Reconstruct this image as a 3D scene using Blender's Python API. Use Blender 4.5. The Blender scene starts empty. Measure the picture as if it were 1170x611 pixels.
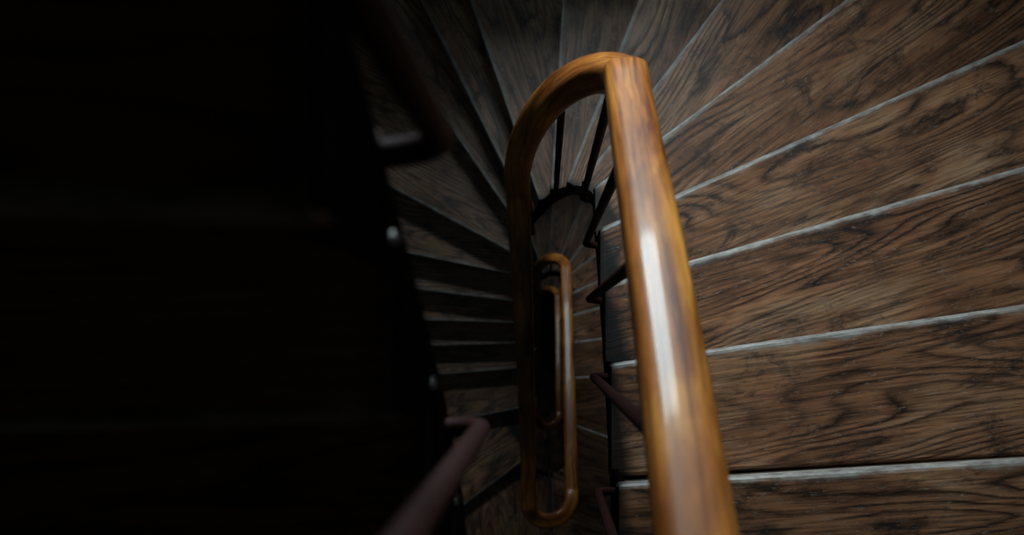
import bpy, bmesh, math, random
import numpy as np
from mathutils import Vector, Matrix
random.seed(4)
sc = bpy.context.scene

# ------------------------------------------------------------------ dimensions
H_R = 0.17; N = 21; H = H_R*N; D0 = 1.5
XMAX, XMIN, YMAX, YMIN = 1.30, -1.25, 1.5, -1.85
GAP = .004
CX, YF, YN = 0.02, 0.34, -0.68
K_TOP, K_BOT = -19, 58
ZTOP = 2.6; ZBOT = -(D0+H_R*(K_BOT+1))

def path(u, r, yf=YF, yn=YN):
    m = u % 4.0
    L = yf-yn
    if m < 1: return (CX+r, yn+m*L)
    if m < 2:
        a = (m-1)*math.pi; return (CX+r*math.cos(a), yf+r*math.sin(a))
    if m < 3: return (CX-r, yf-(m-2)*L)
    a = math.pi+(m-3)*math.pi; return (CX+r*math.cos(a), yn+r*math.sin(a))

UK = [.412,.608,.765,.901,1.067,1.233,1.378,1.522,1.639,1.794,1.944,2.06,2.113,2.21,2.294,2.382,2.5,2.696,2.96,3.556,4.176]
DIR = [(1,.061),(1,.142),(1,.282),(1,.444),(1,.744),(1,1.296),(.395,1),(.062,1),(-.348,1),(-.5,1),(-.694,1),
       (-1,.54),(-1,.2),(-1,.12),(-1,.03),(-1,-.03),(-1,-.08),(-1,-.2),(-1,-.75),(.05,-1),(1,-.35)]
def uk(k): return UK[k % N] + 4*(k//N)
def dk(k): return D0+H_R*k
def lineK(k):
    p = Vector(path(uk(k), .10)); d = Vector(DIR[k % N]).normalized()
    return p, d
def hit(p, d):
    best = None
    for side,(ax,val) in enumerate(((0,XMAX-GAP),(1,YMAX-GAP),(0,XMIN+GAP),(1,YMIN+GAP))):
        if abs(d[ax]) < 1e-9: continue
        t = (val-p[ax])/d[ax]
        if t > 0 and (best is None or t < best[0]): best = (t, side)
    return p+d*best[0], best[1]
CORN = [Vector((XMAX-GAP,YMAX-GAP)),Vector((XMIN+GAP,YMAX-GAP)),Vector((XMIN+GAP,YMIN+GAP)),Vector((XMAX-GAP,YMIN+GAP))]
def outer_list(k, back=0.0):
    p0,d0 = lineK(k-1); n0 = Vector((d0.y,-d0.x))
    a,s0 = hit(p0+n0*back, d0)
    p1,d1 = lineK(k); b,s1 = hit(p1,d1)
    pts=[a]; s=s0
    while s != s1:
        pts.append(CORN[s]); s=(s+1)%4
    pts.append(b)
    return pts
def inner_list(k, r, n=10):
    u0,u1 = uk(k-1),uk(k)
    us = [u0+(u1-u0)*i/n for i in range(n+1)]
    for j in range(int(math.floor(u0))-1,int(math.ceil(u1))+1):
        if u0 < j < u1: us.append(float(j))
    us = sorted(set(us))
    return [(Vector(path(u,r)),(u-u0)/(u1-u0)) for u in us]

# ------------------------------------------------------------------ material helpers
def newmat(name):
    m = bpy.data.materials.new(name); m.use_nodes=True
    nt=m.node_tree; b=nt.nodes['Principled BSDF']
    return m,nt,b
def nd(nt,t,**kw):
    n=nt.nodes.new(t)
    for k,v in kw.items(): setattr(n,k,v)
    return n
def ramp(nt,fac,stops):
    r=nd(nt,'ShaderNodeValToRGB'); nt.links.new(fac,r.inputs[0])
    el=r.color_ramp.elements
    while len(el)<len(stops): el.new(.5)
    for e,(p,c) in zip(el,stops):
        e.position=p; e.color=(*c,1) if len(c)==3 else c
    return r.outputs[0]
def math_(nt,op,a,b=None,c=None):
    n=nd(nt,'ShaderNodeMath',operation=op)
    for i,v in enumerate((a,b,c)):
        if v is None: continue
        if isinstance(v,(int,float)): n.inputs[i].default_value=v
        else: nt.links.new(v,n.inputs[i])
    return n.outputs[0]
def mixc(nt,fac,a,b,bt='MIX'):
    n=nd(nt,'ShaderNodeMix',data_type='RGBA',blend_type=bt)
    if isinstance(fac,(int,float)): n.inputs[0].default_value=fac
    else: nt.links.new(fac,n.inputs[0])
    for i,v in ((6,a),(7,b)):
        if isinstance(v,tuple): n.inputs[i].default_value=(*v,1)
        else: nt.links.new(v,n.inputs[i])
    return n.outputs[2]
def noise(nt,vec,scale,detail=2,rough=.5,dist=0):
    n=nd(nt,'ShaderNodeTexNoise'); nt.links.new(vec,n.inputs['Vector'])
    n.inputs['Scale'].default_value=scale; n.inputs['Detail'].default_value=detail
    n.inputs['Roughness'].default_value=rough; n.inputs['Distortion'].default_value=dist
    return n.outputs['Fac']
def mapv(nt,vec,scale):
    n=nd(nt,'ShaderNodeVectorMath',operation='MULTIPLY'); nt.links.new(vec,n.inputs[0]); n.inputs[1].default_value=scale
    return n.outputs[0]

# ---- oak treads
def tread_mat():
    m,nt,b=newmat('worn_oak')
    uv=nd(nt,'ShaderNodeUVMap',uv_map='grain').outputs[0]
    uve=nd(nt,'ShaderNodeUVMap',uv_map='edge').outputs[0]
    tc=nd(nt,'ShaderNodeTexCoord').outputs['Object']
    s=nd(nt,'ShaderNodeSeparateXYZ'); nt.links.new(tc,s.inputs[0])
    su=nd(nt,'ShaderNodeSeparateXYZ'); nt.links.new(uv,su.inputs[0])
    se=nd(nt,'ShaderNodeSeparateXYZ'); nt.links.new(uve,se.inputs[0])
    c=nd(nt,'ShaderNodeCombineXYZ')
    nt.links.new(su.outputs[0],c.inputs[0]); nt.links.new(su.outputs[1],c.inputs[1]); nt.links.new(s.outputs[2],c.inputs[2])
    v=c.outputs[0]
    big=noise(nt,mapv(nt,v,(.75,5.0,5.0)),1.25,1.2,.4,.1)
    wob=noise(nt,mapv(nt,v,(9,40,30)),1.0,4,.65,0)
    x=math_(nt,'ADD',math_(nt,'MULTIPLY',big,23.0),math_(nt,'MULTIPLY',wob,.9))
    rings=math_(nt,'FRACT',x)
    ringc=ramp(nt,rings,[(0,(.07,.055,.05)),(.10,(.32,.29,.27)),(.30,(.82,.81,.80)),(.70,(1.08,1.06,1.04)),(.90,(.58,.54,.52)),(1,(.07,.055,.05))])
    rmask=noise(nt,mapv(nt,v,(1.5,4,3)),1.9,3,.6,0)
    rfac=ramp(nt,rmask,[(.34,(.30,.30,.30)),(.54,(1,1,1))])
    fine=noise(nt,mapv(nt,v,(9,230,190)),1.0,3,.7,0)
    finec=ramp(nt,fine,[(.32,(.18,.15,.13)),(.5,(.92,.92,.92)),(.72,(1.35,1.32,1.28))])
    streak=noise(nt,mapv(nt,v,(1.5,24,20)),1.0,3,.6,.1)
    streakc=ramp(nt,streak,[(.3,(.55,.52,.50)),(.6,(1.08,1.06,1.04))])
    patch=noise(nt,mapv(nt,v,(1.6,3.5,3)),2.3,4,.6,.4)
    base=ramp(nt,patch,[(.28,(.16,.058,.028)),(.5,(.40,.172,.082)),(.75,(.62,.35,.205))])
    col=mixc(nt,rfac,base,ringc,'MULTIPLY')
    col=mixc(nt,.85,col,finec,'MULTIPLY')
    col=mixc(nt,.6,col,streakc,'MULTIPLY')
    gr=noise(nt,mapv(nt,v,(3,6,5)),2.2,9,.8,.6)
    grc=ramp(nt,gr,[(.38,(.13,.13,.15)),(.48,(1,1,1))])
    col=mixc(nt,.85,col,grc,'MULTIPLY')
    vo=nd(nt,'ShaderNodeTexVoronoi'); nt.links.new(mapv(nt,v,(1.9,4,4)),vo.inputs['Vector']); vo.inputs['Scale'].default_value=1.2
    vd=math_(nt,'ADD',vo.outputs['Distance'],math_(nt,'MULTIPLY',math_(nt,'SUBTRACT',wob,.5),.14))
    kn=ramp(nt,vd,[(.05,(.03,.025,.025)),(.10,(1,1,1))])
    col=mixc(nt,.95,col,kn,'MULTIPLY')
    scn=noise(nt,mapv(nt,v,(50,240,90)),1.0,2,.6,1.5)
    scf=ramp(nt,scn,[(.62,(0,0,0)),(.72,(.55,.55,.55))])
    col=mixc(nt,scf,col,(.44,.39,.35))
    wn=noise(nt,mapv(nt,v,(22,60,60)),1.0,4,.7,0)
    lowf=noise(nt,mapv(nt,v,(5,3,3)),1.0,3,.7,0)
    e=math_(nt,'ADD',math_(nt,'SUBTRACT',se.outputs[1],math_(nt,'MULTIPLY',wn,.016)),math_(nt,'MULTIPLY',math_(nt,'SUBTRACT',lowf,.42),.028))
    ef=ramp(nt,e,[(0,(1,1,1)),(.009,(0,0,0))])
    pale=ramp(nt,wn,[(.3,(.13,.10,.085)),(.7,(.46,.40,.36))])
    col=mixc(nt,ef,col,pale)
    # shade painted into the tread colour towards the well end
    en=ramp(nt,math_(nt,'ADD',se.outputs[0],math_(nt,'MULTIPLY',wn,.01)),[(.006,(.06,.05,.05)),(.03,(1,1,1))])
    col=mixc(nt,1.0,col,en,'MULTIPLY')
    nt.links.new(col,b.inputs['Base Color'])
    rr=ramp(nt,gr,[(.3,(.58,.58,.58)),(.7,(.40,.40,.40))])
    nt.links.new(rr,b.inputs['Roughness'])
    b.inputs['Specular IOR Level'].default_value=.75
    bp=nd(nt,'ShaderNodeBump'); bp.inputs['Strength'].default_value=.35; bp.inputs['Distance'].default_value=.002
    hh=math_(nt,'ADD',math_(nt,'MULTIPLY',fine,.9),math_(nt,'ADD',math_(nt,'MULTIPLY',rings,.4),math_(nt,'MULTIPLY',streak,.7)))
    nt.links.new(hh,bp.inputs['Height']); nt.links.new(bp.outputs[0],b.inputs['Normal'])
    return m
M_TREAD=tread_mat()

def plain(name,c1,c2,scale,rough,metal=0,bump=.2,stretch=(1,1,1),spec=.5):
    m,nt,b=newmat(name)
    tc=nd(nt,'ShaderNodeTexCoord').outputs['Object']
    f=noise(nt,mapv(nt,tc,stretch),scale,5,.6,.2)
    nt.links.new(ramp(nt,f,[(.3,c1),(.7,c2)]),b.inputs['Base Color'])
    b.inputs['Roughness'].default_value=rough; b.inputs['Metallic'].default_value=metal
    b.inputs['Specular IOR Level'].default_value=spec
    bp=nd(nt,'ShaderNodeBump'); bp.inputs['Strength'].default_value=bump; bp.inputs['Distance'].default_value=.002
    nt.links.new(f,bp.inputs['Height']); nt.links.new(bp.outputs[0],b.inputs['Normal'])
    return m
M_RISER=plain('dark_stained_wood',(.024,.012,.007),(.050,.025,.014),9,.6,0,.2,(1,1,4))
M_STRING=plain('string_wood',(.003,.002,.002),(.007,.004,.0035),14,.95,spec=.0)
M_END=plain('shaded_tread_end',(.004,.003,.0025),(.010,.006,.005),30,.95,spec=.0)  # tread end faces: shade put into the colour as a near-black tone
M_IRON=plain('red_brown_painted_iron',(.014,.004,.004),(.028,.007,.006),40,.65,.0,.1,spec=.10)
M_PLASTER=plain('aged_plaster',(.045,.060,.058),(.075,.095,.09),3,.85)
M_FRAME=plain('window_paint',(.42,.42,.39),(.5,.5,.47),8,.5)
M_FLOOR=plain('floor_stone',(.10,.09,.08),(.18,.16,.14),5,.6)

def rail_mat():
    m,nt,b=newmat('varnished_rail_wood')
    uv=nd(nt,'ShaderNodeUVMap',uv_map='grain').outputs[0]
    streak=noise(nt,mapv(nt,uv,(5,110,1)),1.0,4,.65,.3)
    patch=noise(nt,mapv(nt,uv,(3.5,14,1)),1.2,4,.6,.5)
    base=ramp(nt,patch,[(.3,(.15,.037,.009)),(.5,(.36,.112,.020)),(.72,(.66,.27,.05))])
    st=ramp(nt,streak,[(.34,(.28,.20,.14)),(.55,(1,1,1))])
    nt.links.new(mixc(nt,.85,base,st,'MULTIPLY'),b.inputs['Base Color'])
    b.inputs['Roughness'].default_value=.45
    b.inputs['Specular IOR Level'].default_value=.2
    b.inputs['Coat Weight'].default_value=.2; b.inputs['Coat Roughness'].default_value=.09
    bp=nd(nt,'ShaderNodeBump'); bp.inputs['Strength'].default_value=.15; bp.inputs['Distance'].default_value=.001
    nt.links.new(streak,bp.inputs['Height']); nt.links.new(bp.outputs[0],b.inputs['Normal'])
    return m
M_RAIL=rail_mat()

# ------------------------------------------------------------------ object helpers
def mkobj(name,verts,faces,mat,parent=None,smooth=False):
    me=bpy.data.meshes.new(name); me.from_pydata([tuple(v) for v in verts],[],faces); me.update()
    me.materials.append(mat)
    if smooth: me.polygons.foreach_set('use_smooth',[True]*len(me.polygons))
    o=bpy.data.objects.new(name,me); sc.collection.objects.link(o)
    if parent: o.parent=parent
    return o
def empty(name):
    o=bpy.data.objects.new(name,None); sc.collection.objects.link(o); return o

stairs=empty('winding_staircase')
railing=empty('stair_railing')

# ------------------------------------------------------------------ treads
TH=.034
for k in range(K_TOP+1,K_BOT+1):
    z=-dk(k)
    p0,d0=lineK(k-1); p1,d1=lineK(k)
    n0=Vector((d0.y,-d0.x)); back=.03
    ol=outer_list(k,back)
    il=[p for p,_ in inner_list(k,.10)]
    il[0]=p0+n0*back*.6
    poly=ol+list(reversed(il))
    n=len(poly); no=len(ol)
    verts=[(p.x,p.y,z) for p in poly]+[(p.x,p.y,z-TH) for p in poly]
    faces=[list(range(n)),list(range(2*n-1,n-1,-1))]
    for i in range(n):
        j=(i+1)%n; faces.append([i,i+n,j+n,j])
    o=mkobj('tread_%d'%(k-K_TOP),verts,faces,M_TREAD,stairs)
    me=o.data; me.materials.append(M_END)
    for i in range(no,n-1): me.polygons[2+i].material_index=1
    n1=Vector((d1.y,-d1.x))
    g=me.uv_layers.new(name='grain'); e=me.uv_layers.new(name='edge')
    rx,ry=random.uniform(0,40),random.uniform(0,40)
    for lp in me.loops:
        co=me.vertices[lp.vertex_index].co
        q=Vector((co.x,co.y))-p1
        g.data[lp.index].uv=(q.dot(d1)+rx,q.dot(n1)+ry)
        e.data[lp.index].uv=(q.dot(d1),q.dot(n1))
    bv=o.modifiers.new('bevel','BEVEL'); bv.width=.010; bv.segments=3; bv.limit_method='ANGLE'; bv.angle_limit=math.radians(50)

# risers (below every nosing), string and soffit
RV=[];RF=[];SV=[];SF=[];PV=[];PF=[]
for k in range(K_TOP+1,K_BOT+1):
    p,d=lineK(k); n=Vector((d.y,-d.x))
    a0=p+n*.024+d*.016; a1=p+n*.040+d*.016
    b0,_=hit(p+n*.024,d); b1,_=hit(p+n*.040,d)
    zt=-dk(k)-TH+.002; zb=-dk(k)-H_R-.02
    i=len(RV)
    for q in (a0,b0,b1,a1): RV.append((q.x,q.y,zb))
    for q in (a0,b0,b1,a1): RV.append((q.x,q.y,zt))
    RF+= [[i,i+3,i+2,i+1],[i+4,i+5,i+6,i+7],[i,i+1,i+5,i+4],[i+1,i+2,i+6,i+5],[i+2,i+3,i+7,i+6],[i+3,i,i+4,i+7]]
    inn=inner_list(k,.112); out=outer_list(k)
    za=-(dk(k-1)+.245); zb=-(dk(k)+.245)
    Ls=[0]
    for a,b in zip(out,out[1:]): Ls.append(Ls[-1]+(b-a).length)
    A=[(q.x,q.y,za+(zb-za)*f) for q,f in inn]
    B=[(q.x,q.y,za+(zb-za)*l/Ls[-1]) for q,l in zip(out,Ls)]
    fa=[f for _,f in inn]; fb=[l/Ls[-1] for l in Ls]
    ia=len(PV); PV+=A; ib=len(PV); PV+=B
    i=j=0
    while i<len(A)-1 or j<len(B)-1:
        if j==len(B)-1 or (i<len(A)-1 and fa[i+1]<=fb[j+1]):
            PF.append([ia+i,ia+i+1,ib+j]); i+=1
        else:
            PF.append([ia+i,ib+j+1,ib+j]); j+=1
    s=len(SV)
    for (x,y,zz) in A: SV.append((x,y,-dk(k)-TH+.004))
    for (x,y,zz) in A: SV.append((x,y,zz-.012))
    m=len(A)
    for i in range(m-1): SF.append([s+i,s+i+1,s+m+i+1,s+m+i])
mkobj('risers',RV,RF,M_RISER,stairs)
mkobj('soffit',PV,PF,M_PLASTER,stairs)
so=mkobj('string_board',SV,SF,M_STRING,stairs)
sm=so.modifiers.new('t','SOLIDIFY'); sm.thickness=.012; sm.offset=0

# wrought-iron strap that ties the string round the tight far turn, one per storey
IV=[];IF=[]
def string_z(u):
    q=int(math.floor(u/4.0)); 
    ks=[uk(k) for k in range(q*N-2,(q+1)*N+3)]; ds=[dk(k) for k in range(q*N-2,(q+1)*N+3)]
    return -float(np.interp(u,ks,ds))
for q in (-1,0,1,2):
    M=28; base=len(IV)
    for i in range(M+1):
        t=i/M; u=4*q+1.02+.86*t
        z=string_z(u)-.10
        r0=.100-.034*math.sin(math.pi*t)**.5 ; 
        for r,zz in ((.104,z+.006),(r0,z+.006),(r0,z-.006),(.104,z-.006)):
            x,y=path(u,r); IV.append((x,y,zz))
    for i in range(M):
        a=base+4*i
        for j in range(4): IF.append([a+j,a+(j+1)%4,a+4+(j+1)%4,a+4+j])
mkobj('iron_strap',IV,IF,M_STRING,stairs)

# ------------------------------------------------------------------ handrail
tab=[(0,.10),(.25,.33),(.42,.525),(.525,.640),(.615,.728),(.703,.820),(.91,1.08),(1,1.20),(1.25,1.37),(1.5,1.58),(1.75,1.83),(2,2.08),
     (2.22,2.55),(2.5,2.98),(2.75,3.28),(3,3.45),(3.5,3.58)]
U=[];Dd=[]
for q in range(-2,5):
    for u,d in tab: U.append(u+4*q); Dd.append(d+H*q)
grid=np.arange(-6,15,.01)
vals=np.interp(grid,U,Dd)
kern=np.exp(-.5*(np.arange(-24,25)/8.)**2); kern/=kern.sum()
vals=np.convolve(np.pad(vals,24,mode='edge'),kern,'valid')
def rail_d(u): return float(np.interp(u,grid,vals))
RR=.088
def railp(u):
    x,y=path(u,RR,.345,-.68); return Vector((x,y,-rail_d(u)))
W,HT=.0295,.026
sec=[]
NS=32
for i in range(NS):
    a=2*math.pi*i/NS; e=2/3.4
    cx=math.copysign(abs(math.cos(a))**e,math.cos(a))*W
    cy=math.copysign(abs(math.sin(a))**e,math.sin(a))*HT
    sec.append((cx,cy))
us=np.arange(-3.2,11.0,.02)
V=[];F=[]; uvs=[]
s=0; prev=None
per=[0]
for i in range(NS): 
    a=sec[i]; b=sec[(i+1)%NS]; per.append(per[-1]+math.hypot(a[0]-b[0],a[1]-b[1]))
dist=[]
for ii,u in enumerate(us):
    p=railp(u); T=(railp(u+.012)-railp(u-.012)).normalized()
    S=T.cross(Vector((0,0,1))).normalized(); Up=S.cross(T).normalized()
    if prev is not None: s+=(p-prev).length
    prev=p; dist.append(s)
    for cx,cy in sec: V.append(p+S*cx+Up*cy)
for i in range(len(us)-1):
    for j in range(NS):
        j2=(j+1)%NS
        F.append([i*NS+j,i*NS+j2,(i+1)*NS+j2,(i+1)*NS+j]); uvs.append((i,j))
F.append(list(range(NS-1,-1,-1))); F.append([(len(us)-1)*NS+j for j in range(NS)])
hr=mkobj('handrail',V,F,M_RAIL,railing,True)
g=hr.data.uv_layers.new(name='grain')
for pi,(i,j) in enumerate(uvs):
    li=hr.data.polygons[pi].loop_start
    for q,(a,b) in enumerate(((i,j),(i,j+1),(i+1,j+1),(i+1,j))):
        g.data[li+q].uv=(dist[a],per[b])

# ------------------------------------------------------------------ balusters (swan-neck iron rods)
def tube(V,F,pts,rad,n=12):
    base=len(V); fr=None
    for i,p in enumerate(pts):
        t=(pts[min(i+1,len(pts)-1)]-pts[max(i-1,0)]).normalized()
        if fr is None: fr=t.orthogonal().normalized()
        fr=(fr-t*fr.dot(t)).normalized(); w=t.cross(fr)
        r=rad[i] if isinstance(rad,list) else rad
        for j in range(n):
            a=2*math.pi*j/n; V.append(p+fr*math.cos(a)*r+w*math.sin(a)*r)
    for i in range(len(pts)-1):
        for j in range(n):
            a=base+i*n; F.append([a+j,a+(j+1)%n,a+n+(j+1)%n,a+n+j])
    F.append([base+j for j in range(n-1,-1,-1)]); F.append([base+(len(pts)-1)*n+j for j in range(n)])
BV=[];BF=[]
CUST={16:(.34+.082)/1.02+2, 14:(.34-.095)/1.02+2}
for k in range(K_TOP+2,K_BOT-3):
    kk=k%N
    if kk in (5,6,8,9,11,13,15): continue
    u=uk(k)-(.03 if (uk(k)%4<1 or 2<uk(k)%4<3) else .06)
    if kk in CUST: u=CUST[kk]+4*(k//N)
    if u<-3.15 or u>10.9: continue
    x,y=path(u,.074,.345,-.68); x2,y2=path(u,.120)
    rx,ry,rz=railp(u)
    o=Vector((x2-x,y2-y,0)); R=.030
    zb=-dk(k)-.10-(.06 if kk==14 else 0)
    od=o.normalized()
    P=Vector((x,y,0))
    pts=[Vector((rx,ry,rz-.01)),Vector((rx*.6+x*.4,ry*.6+y*.4,rz-.05)),Vector((x,y,rz-.10))]
    pts.append(Vector((x,y,zb+.3)))
    pts.append(Vector((x,y,zb+R)))
    for a in (15,30,45,60,75,90):
        a=math.radians(a); pts.append(P+od*(R*(1-math.cos(a)))+Vector((0,0,zb+R-R*math.sin(a))))
    pts.append(Vector((x2,y2,zb)))
    tube(BV,BF,pts,.0080)
    c=Vector((x2,y2,zb))-od*.012
    tube(BV,BF,[c,c+od*.012],.013,14)
mkobj('balusters',BV,BF,M_IRON,railing,True)

# ------------------------------------------------------------------ room shell
def boxvf(x0,x1,y0,y1,z0,z1,off=0):
    v=[(x0,y0,z0),(x1,y0,z0),(x1,y1,z0),(x0,y1,z0),(x0,y0,z1),(x1,y0,z1),(x1,y1,z1),(x0,y1,z1)]
    f=[[0,3,2,1],[4,5,6,7],[0,1,5,4],[1,2,6,5],[2,3,7,6],[3,0,4,7]]
    return v,[[i+off for i in q] for q in f]
def box(name,x0,x1,y0,y1,z0,z1,mat,parent=None):
    v,f=boxvf(x0,x1,y0,y1,z0,z1); return mkobj(name,v,f,mat,parent)
T=.25
box('wall_right',XMAX,XMAX+T,YMIN-T,YMAX+T,ZBOT,ZTOP,M_PLASTER)
box('wall_left',XMIN-T,XMIN,YMIN-T,YMAX+T,ZBOT,ZTOP,M_PLASTER)
box('wall_back',XMIN,XMAX,YMIN-T,YMIN,ZBOT,ZTOP,M_PLASTER)
box('floor',XMIN-T,XMAX+T,YMIN-T,YMAX+T,ZBOT-.1,ZBOT,M_FLOOR)
box('ceiling',XMIN-T,XMAX+T,YMIN-T,YMAX+T,ZTOP,ZTOP+.15,M_PLASTER)
WX0,WX1=-.32,.30
A0,B0=-1.28,-.52
wins=[(A0,B0),(A0-H,B0-H),(A0-2*H,B0-2*H)]
VV=[];FF=[]
def add(*a):
    v,f=boxvf(*a,off=len(VV)); VV.extend(v); FF.extend(f)
add(XMIN,WX0,YMAX,YMAX+T,ZBOT,ZTOP)
add(WX1,XMAX,YMAX,YMAX+T,ZBOT,ZTOP)
zt=ZTOP
for a,b in wins:
    add(WX0,WX1,YMAX,YMAX+T,b,zt); zt=a
add(WX0,WX1,YMAX,YMAX+T,ZBOT,zt)
mkobj('wall_front',VV,FF,M_PLASTER)
for i,(a,b) in enumerate(wins):
    w=empty('window_%d'%(i+1)); t=.03; y0,y1=YMAX+.10,YMAX+.15
    box('frame_left',WX0,WX0+t,y0,y1,a,b,M_FRAME,w); box('frame_right',WX1-t,WX1,y0,y1,a,b,M_FRAME,w)
    box('frame_bottom',WX0+t,WX1-t,y0,y1,a,a+t,M_FRAME,w); box('frame_top',WX0+t,WX1-t,y0,y1,b-t,b,M_FRAME,w)
    mx=(WX0+WX1)/2
    L=bpy.data.lights.new('daylight','AREA'); L.shape='RECTANGLE'; L.size=.85; L.size_y=1.0
    L.energy=[100,24,12][i]; L.color=(.74,.94,1.0)
    lo=bpy.data.objects.new('daylight',L); sc.collection.objects.link(lo)
    lo.location=(mx-.10,YMAX+.30,(a+b)/2+.06); lo.rotation_euler=(math.radians(-90),0,0)

wd=bpy.data.worlds.new('sky'); sc.world=wd; wd.use_nodes=True
bg=wd.node_tree.nodes['Background']; bg.inputs[0].default_value=(.6,.8,1,1); bg.inputs[1].default_value=.3

# ------------------------------------------------------------------ camera
cam=bpy.data.cameras.new('camera'); co=bpy.data.objects.new('camera',cam); sc.collection.objects.link(co)
co.location=(0,0,0); co.rotation_euler=(0,0,0)
cam.sensor_width=36; cam.lens=1000/1170*36
cam.shift_x=-39/1170; cam.shift_y=74.5/1170
cam.clip_start=.02
cam.dof.use_dof=True; cam.dof.focus_distance=1.7; cam.dof.aperture_fstop=4.0
sc.camera=co
sc.view_settings.view_transform='Standard'
sc.view_settings.exposure=0
